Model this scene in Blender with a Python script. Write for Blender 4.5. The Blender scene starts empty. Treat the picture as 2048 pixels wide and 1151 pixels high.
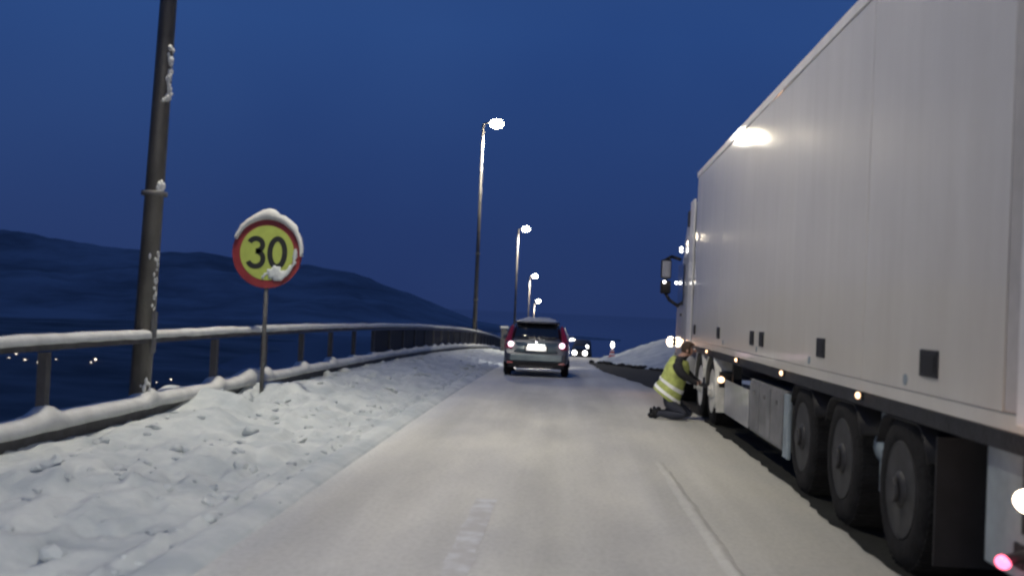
import bpy, bmesh, math, random
from mathutils import Vector, Matrix, noise, Quaternion
random.seed(7)
SC = bpy.context.scene
COL = SC.collection
PI = math.pi

# ------------------------------------------------------------------ camera
FPX = 2120.0                      # focal length in pixels of the 2048 px wide photo
ROLL = math.radians(2.4)
EYE = 1.55
dY = Vector((113.0, -46.5, -FPX)).normalized()
up = Vector((math.sin(ROLL), math.cos(ROLL), 0.0))
up = (up - dY * up.dot(dY)).normalized()
ax = dY.cross(up).normalized()
Q = Matrix((ax, dY, up))          # rows: world axes written in camera coordinates
cam_d = bpy.data.cameras.new('camera')
cam = bpy.data.objects.new('camera', cam_d)
COL.objects.link(cam)
cam.matrix_world = Matrix.Translation((0, 0, EYE)) @ Q.to_4x4()
cam_d.sensor_width = 36.0
cam_d.lens = 36.0 * FPX / 2048.0
cam_d.clip_start = 0.1
cam_d.clip_end = 20000
cam_d.dof.use_dof = True
cam_d.dof.focus_distance = 21.0
cam_d.dof.aperture_fstop = 1.7
SC.camera = cam

# ------------------------------------------------------------------ sky (dusk, no sun)
W = bpy.data.worlds.new('World')
SC.world = W
W.use_nodes = True
wn, wl = W.node_tree.nodes, W.node_tree.links
wn.clear()
wo = wn.new('ShaderNodeOutputWorld'); bg = wn.new('ShaderNodeBackground')
tc = wn.new('ShaderNodeTexCoord'); sp = wn.new('ShaderNodeSeparateXYZ')
cr = wn.new('ShaderNodeValToRGB'); nz = wn.new('ShaderNodeTexNoise')
mx = wn.new('ShaderNodeMix'); mx.data_type = 'RGBA'; mx.blend_type = 'MULTIPLY'
wl.new(tc.outputs['Generated'], sp.inputs[0])
wl.new(sp.outputs['Z'], cr.inputs[0])
el = cr.color_ramp.elements
el[0].position = 0.0; el[0].color = (0.0205, 0.041, 0.134, 1)
el[1].position = 1.0; el[1].color = (0.023, 0.064, 0.215, 1)
e = el.new(0.07); e.color = (0.0215, 0.047, 0.155, 1)
e = el.new(0.25); e.color = (0.0240, 0.068, 0.225, 1)
nz.inputs['Scale'].default_value = 2.2; nz.inputs['Detail'].default_value = 3
wl.new(tc.outputs['Generated'], nz.inputs['Vector'])
cr2 = wn.new('ShaderNodeValToRGB')
cr2.color_ramp.elements[0].position = 0.3; cr2.color_ramp.elements[0].color = (.80, .83, .90, 1)
cr2.color_ramp.elements[1].position = 0.7; cr2.color_ramp.elements[1].color = (1.14, 1.10, 1.05, 1)
wl.new(nz.outputs['Fac'], cr2.inputs[0])
mx.inputs['Factor'].default_value = 1.0
wl.new(cr.outputs[0], mx.inputs[6]); wl.new(cr2.outputs[0], mx.inputs[7])
wl.new(mx.outputs[2], bg.inputs[0]); bg.inputs[1].default_value = 1.0
wl.new(bg.outputs[0], wo.inputs[0])

SC.view_settings.view_transform = 'Standard'
SC.view_settings.look = 'None'
SC.view_settings.exposure = 0.0
SC.view_settings.gamma = 1.0
SC.cycles.use_denoising = True
SC.cycles.filter_width = 2.4
SC.cycles.max_bounces = 6
SC.cycles.sample_clamp_indirect = 4.0
SC.cycles.sample_clamp_direct = 0.0

LAMP_W = 5400.0                   # street lamp power
HEAD_W = 480.0                    # dipped headlight power

# ------------------------------------------------------------------ ground profile of the bridge
def D(y):
    if y < 10: return 0.0
    if y < 96: return -0.0004 * (y - 10) ** 2
    return -0.0004 * 86 ** 2 - 0.0688 * (y - 96)
def cx(y):
    return 0.0 if y < 60 else -0.00008 * (y - 60) ** 2

# ------------------------------------------------------------------ materials
def nodes(name):
    m = bpy.data.materials.new(name); m.use_nodes = True
    return m, m.node_tree.nodes, m.node_tree.links, m.node_tree.nodes['Principled BSDF']
def mat(name, col, rough=0.6, metal=0.0, var=0.15, scale=6.0, bump=0.0, bscale=40.0, coat=0.0,
        stretch=None, col2=None, lo=0.35, hi=0.65, spec=0.5, sss=0.0):
    m, n, l, p = nodes(name)
    p.inputs['Roughness'].default_value = rough
    p.inputs['Metallic'].default_value = metal
    p.inputs['Coat Weight'].default_value = coat
    p.inputs['Coat Roughness'].default_value = 0.06
    p.inputs['Specular IOR Level'].default_value = spec
    t = n.new('ShaderNodeTexCoord'); mp = n.new('ShaderNodeMapping')
    if stretch: mp.inputs['Scale'].default_value = stretch
    l.new(t.outputs['Object'], mp.inputs[0])
    nt = n.new('ShaderNodeTexNoise'); nt.inputs['Scale'].default_value = scale
    nt.inputs['Detail'].default_value = 6; nt.inputs['Roughness'].default_value = 0.6
    l.new(mp.outputs[0], nt.inputs['Vector'])
    r = n.new('ShaderNodeValToRGB')
    c2 = col2 if col2 else tuple(c * (1 - var) for c in col)
    c1 = col if col2 else tuple(min(1, c * (1 + var * .6)) for c in col)
    r.color_ramp.elements[0].position = lo; r.color_ramp.elements[0].color = (*c2, 1)
    r.color_ramp.elements[1].position = hi; r.color_ramp.elements[1].color = (*c1, 1)
    l.new(nt.outputs['Fac'], r.inputs[0]); l.new(r.outputs[0], p.inputs['Base Color'])
    if bump:
        b = n.new('ShaderNodeBump'); b.inputs['Strength'].default_value = bump
        b.inputs['Distance'].default_value = 0.02
        n2 = n.new('ShaderNodeTexNoise'); n2.inputs['Scale'].default_value = bscale
        n2.inputs['Detail'].default_value = 5
        l.new(t.outputs['Object'], n2.inputs['Vector'])
        l.new(n2.outputs['Fac'], b.inputs['Height']); l.new(b.outputs[0], p.inputs['Normal'])
    return m
def emit(name, col, s, rough=0.3):
    m, n, l, p = nodes(name)
    p.inputs['Base Color'].default_value = (*[min(1, c) * .6 for c in col], 1)
    p.inputs['Roughness'].default_value = rough
    p.inputs['Emission Color'].default_value = (*col, 1)
    p.inputs['Emission Strength'].default_value = s
    return m

M = {}
M['snow'] = mat('snow', (.54, .57, .565), .8, col2=(.36, .40, .425), scale=1.6, bump=.5, bscale=14)
M['snow_cap'] = mat('snow_cap', (.54, .55, .535), .75, var=.12, scale=4.0, bump=.4, bscale=22)
M['white_paint'] = mat('white_paint', (.66, .635, .575), .35, var=.05, scale=.8, coat=.9)
M['white_trim'] = mat('white_trim', (.66, .65, .64), .4, var=.1, scale=3, coat=.3)
M['white_paint'].node_tree.nodes['Principled BSDF'].inputs['Coat Roughness'].default_value = .085
M['post_grey'] = mat('post_grey', (.40, .385, .375), .5, var=.1)
M['seal'] = mat('seal', (.16, .16, .17), .6)
M['dark_metal'] = mat('dark_metal', (.020, .021, .025), .6, spec=.3, metal=.3, var=.4, bump=.3)
M['black'] = mat('black_plastic', (.009, .009, .011), .6, spec=.3, var=.3)
M['tyre'] = mat('tyre_rubber', (.010, .010, .011), .95, spec=.2, var=.5, scale=9, bump=.4)
M['rim_dark'] = mat('rim_dark', (.026, .026, .028), .6, metal=.3, var=.5, scale=8)
M['rim_light'] = mat('rim_light', (.55, .54, .50), .45, var=.2, scale=8)
M['grey_panel'] = mat('grey_panel', (.15, .15, .155), .5, var=.5, scale=2.5, bump=.2)
M['plastic_grey'] = mat('plastic_grey', (.20, .245, .275), .5, var=.3, scale=3)
M['cab_grey'] = mat('cab_grey', (.33, .33, .34), .35, var=.1, coat=.5)
M['glass'] = mat('dark_glass', (.010, .012, .016), .08, var=.1, coat=1.0)
M['galv'] = mat('galvanised_steel', (.13, .128, .125), .55, metal=.35, var=.35, scale=7, bump=.2)
M['pole'] = mat('lamp_pole_steel', (.10, .095, .09), .5, metal=.4, var=.35, scale=5, bump=.3, stretch=(1, 1, .3))
M['post_steel'] = mat('post_steel', (.06, .058, .06), .6, metal=.3, var=.4)
M['infill'] = mat('infill_sheet', (.022, .019, .022), .7, spec=.25)
M['rail_dark'] = mat('rail_steel', (.055, .055, .06), .6, metal=.4, var=.4)
M['concrete'] = mat('concrete', (.22, .22, .22), .9, var=.3, scale=2, bump=.4)
M['car_paint'] = mat('car_paint', (.065, .07, .085), .32, metal=.55, var=.12, scale=4, coat=.8)
M['car_lower'] = mat('car_bumper_paint', (.10, .135, .15), .35, metal=.4, var=.15, scale=5, coat=.6)
M['red_lens'] = emit('red_lens', (.26, .012, .045), .09)
M['brake'] = emit('brake_light', (1.0, .66, .80), 4)
M['reflector'] = mat('red_reflector', (.35, .02, .03), .25, coat=.8)
M['plate'] = mat('plate_white', (.9, .9, .88), .4, var=.02)
M['chrome'] = mat('chrome', (.6, .6, .62), .18, metal=1.0, var=.05)
M['street'] = emit('street_lamp_light', (1.0, .86, .62), 130)
M['amber'] = emit('amber_reflector_glow', (1.0, .50, .22), 9)
M['amber2'] = emit('side_marker_light', (1.0, .62, .36), 3.4)
M['warm_white'] = emit('hazard_light', (1.0, .80, .60), 16)
M['pink_red'] = emit('red_marker_light', (1.0, .13, .24), 4.2)
M['headlight'] = emit('headlight', (1.0, .97, .90), 14)
M['town'] = emit('town_light', (1.0, .86, .68), 3.5)
M['sign_red'] = mat('sign_red', (.20, .024, .028), .45, var=.15)
M['sign_yellow'] = mat('sign_yellow', (.33, .40, .085), .45, var=.12, scale=5)
M['sign_black'] = mat('sign_black', (.012, .014, .013), .5)
M['hi_vis'] = mat('hi_vis_yellow', (.46, .52, .15), .8, var=.3, scale=9, bump=.5, bscale=30)
M['band'] = mat('reflective_band', (.98, .99, .94), .4, var=.04)
M['trousers'] = mat('dark_trousers', (.030, .034, .050), .9, var=.3, bump=.4)
M['jacket'] = mat('black_jacket', (.016, .016, .020), .9, var=.3, bump=.4)
M['skin'] = mat('skin', (.42, .24, .18), .6, var=.1)
M['hair'] = mat('brown_hair', (.045, .025, .015), .8, var=.3, bump=.5)
M['cone_red'] = mat('cone_red', (.60, .10, .06), .5)
M['cone_white'] = mat('cone_white', (.75, .72, .70), .5)
M['asphalt'] = mat('asphalt_shade_dark', (.013, .014, .012), .85, spec=.25, var=.5, scale=3, bump=.6, bscale=30)
M['water'] = mat('fjord_water', (.014, .020, .030), .07, var=.2, scale=.01)
M['hill'] = mat('hillside', (.35, .30, .31), .9, col2=(.17, .145, .15), scale=.006, lo=.35, hi=.62)
M['shore'] = mat('dark_shore', (.24, .20, .19), .95, col2=(.09, .075, .07), scale=.012, lo=.35, hi=.62)
M['lane'] = mat('lane_paint', (.60, .61, .61), .6, col2=(.47, .46, .44), scale=6, lo=.42, hi=.62)

def grime(m):
    n, l = m.node_tree.nodes, m.node_tree.links; p = n['Principled BSDF']
    src = p.inputs['Base Color'].links[0].from_socket
    t = n.new('ShaderNodeTexCoord'); s_ = n.new('ShaderNodeSeparateXYZ'); l.new(t.outputs['Object'], s_.inputs[0])
    mp = n.new('ShaderNodeMapping'); mp.inputs['Scale'].default_value = (1, 2.2, .55); l.new(t.outputs['Object'], mp.inputs[0])
    nn = n.new('ShaderNodeTexNoise'); nn.inputs['Scale'].default_value = 2.4; nn.inputs['Detail'].default_value = 7; l.new(mp.outputs[0], nn.inputs['Vector'])
    mp2 = n.new('ShaderNodeMapping'); mp2.inputs['Scale'].default_value = (1, 1.9, .16); l.new(t.outputs['Object'], mp2.inputs[0])
    n3 = n.new('ShaderNodeTexNoise'); n3.inputs['Scale'].default_value = 3.0; n3.inputs['Detail'].default_value = 6; l.new(mp2.outputs[0], n3.inputs['Vector'])
    r3 = n.new('ShaderNodeValToRGB'); r3.color_ramp.elements[0].position = .28; r3.color_ramp.elements[0].color = (.93, .925, .91, 1); r3.color_ramp.elements[1].position = .62; r3.color_ramp.elements[1].color = (1, 1, 1, 1)
    l.new(n3.outputs['Fac'], r3.inputs[0]); mm = n.new('ShaderNodeMix'); mm.data_type = 'RGBA'; mm.blend_type = 'MULTIPLY'; mm.inputs[0].default_value = 1
    l.new(src, mm.inputs[6]); l.new(r3.outputs[0], mm.inputs[7]); src = mm.outputs[2]
    ma = n.new('ShaderNodeMath'); ma.operation = 'MULTIPLY_ADD'; ma.inputs[1].default_value = -1.5; l.new(nn.outputs['Fac'], ma.inputs[0]); l.new(s_.outputs['Z'], ma.inputs[2])
    mr = n.new('ShaderNodeMapRange'); mr.inputs[1].default_value = .1; mr.inputs[2].default_value = 1.5; mr.inputs[3].default_value = .62; mr.inputs[4].default_value = 0; l.new(ma.outputs[0], mr.inputs[0])
    mx_ = n.new('ShaderNodeMix'); mx_.data_type = 'RGBA'; l.new(mr.outputs[0], mx_.inputs[0]); l.new(src, mx_.inputs[6]); mx_.inputs[7].default_value = (.36, .335, .30, 1)
    l.new(mx_.outputs[2], p.inputs['Base Color'])
    r_ = n.new('ShaderNodeMapRange'); r_.inputs[3].default_value = .75; r_.inputs[4].default_value = .1; l.new(mr.outputs[0], r_.inputs[0])
    l.new(r_.outputs[0], p.inputs['Coat Weight'])
grime(M['white_paint'])
# road: packed dirty snow, darker and lighter tracks running along the road
def road_material():
    m, n, l, p = nodes('packed_snow_road')
    p.inputs['Roughness'].default_value = .72
    t = n.new('ShaderNodeTexCoord')
    def noi(scale, st, det=5):
        mp = n.new('ShaderNodeMapping'); mp.inputs['Scale'].default_value = st
        l.new(t.outputs['Object'], mp.inputs[0])
        x = n.new('ShaderNodeTexNoise'); x.inputs['Scale'].default_value = scale
        x.inputs['Detail'].default_value = det; l.new(mp.outputs[0], x.inputs['Vector']); return x
    a = noi(1.6, (1, .05, 1)); b = noi(.9, (1, .35, 1)); c = noi(26, (1, .6, 1), 8)
    r = n.new('ShaderNodeValToRGB')
    r.color_ramp.elements[0].position = .33; r.color_ramp.elements[0].color = (.445, .445, .415, 1)
    r.color_ramp.elements[1].position = .68; r.color_ramp.elements[1].color = (.60, .60, .57, 1)
    l.new(a.outputs['Fac'], r.inputs[0])
    r2 = n.new('ShaderNodeValToRGB')
    r2.color_ramp.elements[0].position = .38; r2.color_ramp.elements[0].color = (.84, .84, .86, 1)
    r2.color_ramp.elements[1].position = .62; r2.color_ramp.elements[1].color = (1.06, 1.05, 1.03, 1)
    l.new(b.outputs['Fac'], r2.inputs[0])
    r3 = n.new('ShaderNodeValToRGB')
    r3.color_ramp.elements[0].position = .25; r3.color_ramp.elements[0].color = (.88, .88, .88, 1)
    r3.color_ramp.elements[1].position = .6; r3.color_ramp.elements[1].color = (1.03, 1.03, 1.03, 1)
    l.new(c.outputs['Fac'], r3.inputs[0])
    m1 = n.new('ShaderNodeMix'); m1.data_type = 'RGBA'; m1.blend_type = 'MULTIPLY'; m1.inputs[0].default_value = 1
    m2 = n.new('ShaderNodeMix'); m2.data_type = 'RGBA'; m2.blend_type = 'MULTIPLY'; m2.inputs[0].default_value = 1
    l.new(r.outputs[0], m1.inputs[6]); l.new(r2.outputs[0], m1.inputs[7])
    l.new(m1.outputs[2], m2.inputs[6]); l.new(r3.outputs[0], m2.inputs[7])
    l.new(m2.outputs[2], p.inputs['Base Color'])
    # dirt tracked along the lorry's side of the road and two faint wheel tracks
    sx_ = n.new('ShaderNodeSeparateXYZ'); l.new(t.outputs['Object'], sx_.inputs[0])
    wob = n.new('ShaderNodeMath'); wob.operation = 'MULTIPLY_ADD'; wob.inputs[1].default_value = 1.1; l.new(b.outputs['Fac'], wob.inputs[0]); l.new(sx_.outputs['X'], wob.inputs[2])
    r4 = n.new('ShaderNodeValToRGB'); e4 = r4.color_ramp.elements
    mr_ = n.new('ShaderNodeMapRange'); mr_.inputs[1].default_value = -2; mr_.inputs[2].default_value = 6; l.new(wob.outputs[0], mr_.inputs[0])
    def px_(x): return (x + .55 + 2) / 8
    e4[0].position = px_(-2.0); e4[0].color = (1.02, 1.04, 1.08, 1); e4[1].position = px_(3.4); e4[1].color = (.66, .64, .58, 1)
    for xx, cc in ((-1.75, (1, 1, 1.02)), (-1.45, (.93, .93, .94)), (-1.1, (1.02, 1.01, 1)), (0.0, (1.04, 1.03, 1.0)), (.35, (.97, .96, .95)), (.75, (1.03, 1.02, 1.0)), (1.35, (.97, .955, .92)), (2.1, (.76, .745, .69))):
        q_ = e4.new(px_(xx)); q_.color = (*cc, 1)
    l.new(mr_.outputs[0], r4.inputs[0])
    m3 = n.new('ShaderNodeMix'); m3.data_type = 'RGBA'; m3.blend_type = 'MULTIPLY'; m3.inputs[0].default_value = 1
    l.new(m2.outputs[2], m3.inputs[6]); l.new(r4.outputs[0], m3.inputs[7]); l.new(m3.outputs[2], p.inputs['Base Color'])
    bp = n.new('ShaderNodeBump'); bp.inputs['Strength'].default_value = .5; bp.inputs['Distance'].default_value = .01
    l.new(c.outputs['Fac'], bp.inputs['Height']); l.new(bp.outputs[0], p.inputs['Normal'])
    return m
M['road'] = road_material()

# ------------------------------------------------------------------ mesh helpers
def BM(): return bmesh.new()
def obj(name, bm, m, parent=None, smooth=False, bevel=0.0, mats=None):
    me = bpy.data.meshes.new(name)
    bmesh.ops.recalc_face_normals(bm, faces=bm.faces[:])
    bm.to_mesh(me); bm.free()
    for x in (mats or [m]): me.materials.append(M[x] if isinstance(x, str) else x)
    if smooth:
        for p in me.polygons: p.use_smooth = True
    o = bpy.data.objects.new(name, me); COL.objects.link(o)
    if parent: o.parent = parent
    if bevel:
        b = o.modifiers.new('bevel', 'BEVEL'); b.width = bevel; b.segments = 2; b.limit_method = 'ANGLE'
    return o
def thing(name, label, cat, loc=(0, 0, 0), rz=0, group=None):
    o = bpy.data.objects.new(name, None); COL.objects.link(o)
    o.location = loc; o.rotation_euler = (0, 0, rz); o.empty_display_size = .2
    o['label'] = label; o['category'] = cat
    if group: o['group'] = group
    return o
def tag(o, label, cat, group=None):
    o['label'] = label; o['category'] = cat
    if group: o['group'] = group
    return o
def struct(name, bm, m, smooth=False, kind='structure', label=None):
    o = obj(name, bm, m, smooth=smooth); o['kind'] = kind
    if label: o['label'] = label
    return o
def box(bm, x0, x1, y0, y1, z0, z1, mi=0):
    vs = [bm.verts.new((x, y, z)) for x in (x0, x1) for y in (y0, y1) for z in (z0, z1)]
    for f in ((0, 1, 3, 2), (4, 6, 7, 5), (0, 4, 5, 1), (2, 3, 7, 6), (0, 2, 6, 4), (1, 5, 7, 3)):
        fc = bm.faces.new([vs[i] for i in f]); fc.material_index = mi
    return vs
def cyl(bm, p0, p1, r0, r1=None, n=16, cap=True, mi=0):
    r1 = r0 if r1 is None else r1
    p0, p1 = Vector(p0), Vector(p1)
    q = (p1 - p0).to_track_quat('Z', 'Y')
    A = [bm.verts.new(p0 + q @ Vector((r0 * math.cos(2 * PI * i / n), r0 * math.sin(2 * PI * i / n), 0))) for i in range(n)]
    B = [bm.verts.new(p1 + q @ Vector((r1 * math.cos(2 * PI * i / n), r1 * math.sin(2 * PI * i / n), 0))) for i in range(n)]
    for i in range(n):
        f = bm.faces.new((A[i], A[(i + 1) % n], B[(i + 1) % n], B[i])); f.smooth = True; f.material_index = mi
    if cap:
        bm.faces.new(A[::-1]).material_index = mi; bm.faces.new(B).material_index = mi
def tube(bm, pts, r, n=10):
    for a, b in zip(pts[:-1], pts[1:]): cyl(bm, a, b, r, r, n)
    for p in pts[1:-1]: bmesh.ops.create_icosphere(bm, subdivisions=2, radius=r, matrix=Matrix.Translation(p))
def lathe_x(bm, prof, cxyz, n=40, mi=0):
    """profile of (x offset, radius) turned about an axis parallel to X"""
    c = Vector(cxyz); rings = []
    for (x, r) in prof:
        rings.append([bm.verts.new(c + Vector((x, r * math.cos(2 * PI * i / n), r * math.sin(2 * PI * i / n)))) for i in range(n)])
    for a, b in zip(rings[:-1], rings[1:]):
        for i in range(n):
            f = bm.faces.new((a[i], a[(i + 1) % n], b[(i + 1) % n], b[i])); f.smooth = True; f.material_index = mi
    bm.faces.new(rings[0]); bm.faces.new(rings[-1][::-1])
def lens(bm, c, r, sq=(1, 1, 1), sub=2):
    bmesh.ops.create_icosphere(bm, subdivisions=sub, radius=r, matrix=Matrix.Translation(c) @ Matrix.Diagonal((*sq, 1)))
    for f in bm.faces: f.smooth = True
def grid(bm, X, Y, fz):
    V = [[bm.verts.new((x, y, fz(x, y))) for x in X] for y in Y]
    for j in range(len(Y) - 1):
        for i in range(len(X) - 1):
            f = bm.faces.new((V[j][i], V[j][i + 1], V[j + 1][i + 1], V[j + 1][i])); f.smooth = True
def strip(bm, x0, x1, ys, dz):
    a = None
    for y in ys:
        b = (bm.verts.new((x0(y) + cx(y), y, D(y) + dz)), bm.verts.new((x1(y) + cx(y), y, D(y) + dz)))
        if a: bm.faces.new((a[0], a[1], b[1], b[0]))
        a = b
def frange(a, b, s):
    r = []
    while a < b: r.append(a); a += s
    return r + [b]
def nz3(x, y, z=0.0): return noise.noise(Vector((x, y, z)))
def sstep(t): t = max(0., min(1., t)); return t * t * (3 - 2 * t)
def spot(name, loc, direction, power, size_deg, col, radius=.1, blend=.4, parent=None):
    d = bpy.data.lights.new(name, 'SPOT'); d.energy = power; d.spot_size = math.radians(size_deg)
    d.spot_blend = blend; d.color = col; d.shadow_soft_size = radius
    o = bpy.data.objects.new(name, d); COL.objects.link(o)
    o.location = loc; o.rotation_euler = Vector(direction).to_track_quat('-Z', 'Y').to_euler()
    if parent: o.parent = parent
    return o

# ------------------------------------------------------------------ ground, road, banks
XRAIL = -4.6
Ys = frange(-90, 10, 5) + frange(12, 240, 2)
bm = BM(); grid(bm, frange(-5, 8.2, .6), Ys, lambda x, y: D(y))
for v in bm.verts: v.co.x += cx(v.co.y)
struct('road', bm, 'road', smooth=True)
bm = BM()      # deck edge and side faces of the bridge
for x0, x1 in ((-5.25, -4.95), (8.1, 8.5)):
    a = None
    for y in Ys:
        b = [bm.verts.new((x + cx(y), y, D(y) + z)) for x, z in ((x0, .16), (x1, .16), (x1, -1.6), (x0, -1.6))]
        if a:
            for i in range(4): bm.faces.new((a[i], a[(i + 1) % 4], b[(i + 1) % 4], b[i]))
        a = b
struct('bridge_deck', bm, 'concrete')

def left_h(x, y):
    s = (-2.02 - x) / 2.55
    if s < 0: return -0.03 + s * .3
    g = .125 + .006 * nz3(y * .9, 4)
    edge = .040 * sstep(s / .05) * sstep((g - s) / .035) * (1 + .25 * nz3(x * 4, y * 2.2)) + .045 * math.exp(-((s - g - .035) / .022) ** 2) * (1 + 1.1 * nz3(x * 6, y * 4.0))
    far = sstep((y - 16) / 20)
    top = .17 + .06 * nz3(0.3, y * .35, 5) + .05 * sstep((y - 9) / 6)
    body = top * (sstep((s - .14) / .86) * .55 + .45 * max(0, s - .14))
    drift = (.20 * math.exp(-((y - 13.0) / .6) ** 2) + .17 * math.exp(-((y - 15.4) / .6) ** 2)) * sstep((s - .55) / .45)
    ramp = sstep((s - .15) / .16)
    lump = ramp * (.11 * nz3(x * 1.5, y * .8, 1.3) + .10 * abs(nz3(x * 3.1, y * 1.3, 7.7))
                   + .045 * nz3(x * 7, y * 2.8, 2.1) + .018 * nz3(x * 17, y * 10, 4.4))
    ch = noise.cell(Vector((x * 5.5 + .5 * nz3(x * 3, y * 3), y * 3.1, 3.0)))
    clod = ramp * (.030 if ch > .7 else 0) * max(0, nz3(x * 7.5, y * 5.5, 9) + .25)
    h = max(.014 + .01 * nz3(x * 8, y * 4), .016 + edge) + body + drift + lump * (1 - .25 * far) + clod * 1.6
    h = min(h, .215 + drift + .02 * nz3(x * 5, y * 3) if s > .8 else 9)
    return h
ys = [-6.0]
while ys[-1] < 225: ys.append(ys[-1] + max(.035, .0065 * abs(ys[-1])) if ys[-1] > 2 else ys[-1] + .15)
bm = BM()
grid(bm, frange(-4.97, -1.9, .028), ys, left_h)
for v in bm.verts: v.co.z += D(v.co.y); v.co.x += cx(v.co.y)
struct('snow_bank', bm, 'snow', smooth=True, label='lumpy ploughed snow bank between the road and the guard rail')

def xe(y):
    pts = [(-90, 5.1), (24, 5.1), (30, 4.1), (34, 3.1), (38.0, 1.9), (41, 1.15), (48, 1.35), (60, 2.2), (100, 3.0), (240, 3.0)]
    for (a, b), (c, d) in zip(pts[:-1], pts[1:]):
        if a <= y <= c: return b + (d - b) * (y - a) / (c - a)
    return 3.0
def right_h(x, y):
    s = x - xe(y) + .18 * nz3(y * .7, 3.1)
    if s < 0: return -.02 + max(-.4, s * .3)
    h = .95 * sstep((s + .1) / 3.6) * (1 + .18 * nz3(x * .9, y * .4)) + .08 * sstep(s / .25)
    h += sstep(s / .5) * (.08 * nz3(x * 2, y * 1.2, 3) + .05 * nz3(x * 5, y * 3, 8))
    return h
ys2 = frange(-8, 20, .8) + frange(20.2, 70, .2) + frange(71, 225, 1.5)
bm = BM(); grid(bm, frange(.6, 8.15, .14), ys2, right_h)
for v in bm.verts: v.co.z += D(v.co.y); v.co.x += cx(v.co.y)
struct('snow_bank_right', bm, 'snow', smooth=True)

# bare wet asphalt in front of the lorry; strip beneath it paints its shadow; ragged edge
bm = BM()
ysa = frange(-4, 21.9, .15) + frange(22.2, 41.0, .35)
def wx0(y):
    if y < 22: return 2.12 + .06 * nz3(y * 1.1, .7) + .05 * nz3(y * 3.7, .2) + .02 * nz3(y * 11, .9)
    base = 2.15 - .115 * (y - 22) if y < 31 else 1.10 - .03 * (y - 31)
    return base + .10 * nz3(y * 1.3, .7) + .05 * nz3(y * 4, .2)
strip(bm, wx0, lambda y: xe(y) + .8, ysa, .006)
struct('asphalt_and_shade', bm, 'asphalt')
# dark chunks of dirty ice along the foot of the right bank
bm = BM()
for i in range(46):
    y = random.uniform(33, 41); x = xe(y) + random.uniform(-.25, .15); r = random.uniform(.04, .13)
    bmesh.ops.create_icosphere(bm, subdivisions=1, radius=r, matrix=Matrix.Translation((x, y, D(y) + r * .35)) @ Matrix.Rotation(random.random() * 6, 4, 'Z') @ Matrix.Diagonal((1.5, 1, .6, 1)))
struct('dirty_ice_chunks', bm, 'asphalt', kind='stuff', label='dark dirty ice chunks along the foot of the right snow bank')
# bigger broken blocks of ploughed snow lying on the left bank
bm = BM()
random.seed(21)
for i in range(110):
    y = 3.5 + 26 * random.random(); x = -2.5 - 1.9 * random.random(); r = random.uniform(.025, .06) * random.choice((1, 1, 1, 1.7))
    hz = max(0, left_h(x, y))
    q = Matrix.Translation((x, y, D(y) + hz + r * .12)) @ Matrix.Rotation(random.random() * 6, 4, 'Z') @ Matrix.Rotation(random.uniform(-.5, .5), 4, 'X') @ Matrix.Diagonal((random.uniform(1, 1.9), 1, random.uniform(.5, .8), 1))
    g = bmesh.ops.create_icosphere(bm, subdivisions=2, radius=r, matrix=q)
    for v in g['verts']:
        p = v.co / r * 1.3
        v.co += Vector((nz3(p.x, p.y, i), nz3(p.y, p.z, i), nz3(p.z, p.x, i))) * r * .6
struct('snow_blocks', bm, 'snow', kind='stuff', label='broken blocks of ploughed snow on the left bank')
# loose snow crumbs on the left bank
bm = BM()
for i in range(380):
    y = random.uniform(4, 34) ; x = random.uniform(-4.3, -2.05); r = random.uniform(.008, .028) * random.choice((1, 1, 1, 1.8))
    if random.random() < .25: x = random.gauss(-2.38, .06)
    bmesh.ops.create_icosphere(bm, subdivisions=1, radius=r, matrix=Matrix.Translation((x, y, D(y) + max(0, left_h(x, y)) + r * .05)) @ Matrix.Diagonal((1.4, 1, .8, 1)))
for v in bm.verts: v.co += Vector((nz3(*(v.co * 30)[:]), nz3(*(v.co * 33)[:]), 0)) * .008
struct('snow_crumbs', bm, 'snow', smooth=True, kind='stuff', label='loose lumps of ploughed snow scattered over the left bank')

# worn lane markings showing through the snow
def lane(y0, y1, xf, w, name='lane_marking', m='lane'):
    bm = BM()
    strip(bm, lambda y: xf(y) - w / 2 + .02 * nz3(y * 3, 1.1) + .012 * nz3(y * 11, 4),
          lambda y: xf(y) + w / 2 + .02 * nz3(y * 3, 8.1) + .012 * nz3(y * 13, 2), frange(y0, y1, .12), .004)
    return struct(name, bm, m)
lane(4.4, 8.6, lambda y: -.60, .17)
bm = BM()
def ridge_h(x, y):
    xc = 1.10 - .012 * (y - 5) + .03 * nz3(y * .8, 5); w = .05 + .015 * nz3(y * 2, 2)
    return -.006 + .026 * math.exp(-((x - xc) / w) ** 2) * sstep((y - 4) / 1) * sstep((12.5 - y) / 3) * (1 + .5 * nz3(x * 15, y * 6))
grid(bm, frange(.85, 1.3, .015), frange(4, 12.6, .06), ridge_h)
struct('snow_ridge', bm, 'road', smooth=True, label='thin ridge of squeezed snow running along the lane')

# far land and water below the bridge
bm = BM(); grid(bm, [-9000, -3000, 0, 3000, 9000], [-3000, 0, 3000, 9000, 16000], lambda x, y: -40.0)
struct('fjord', bm, 'water')
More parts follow.
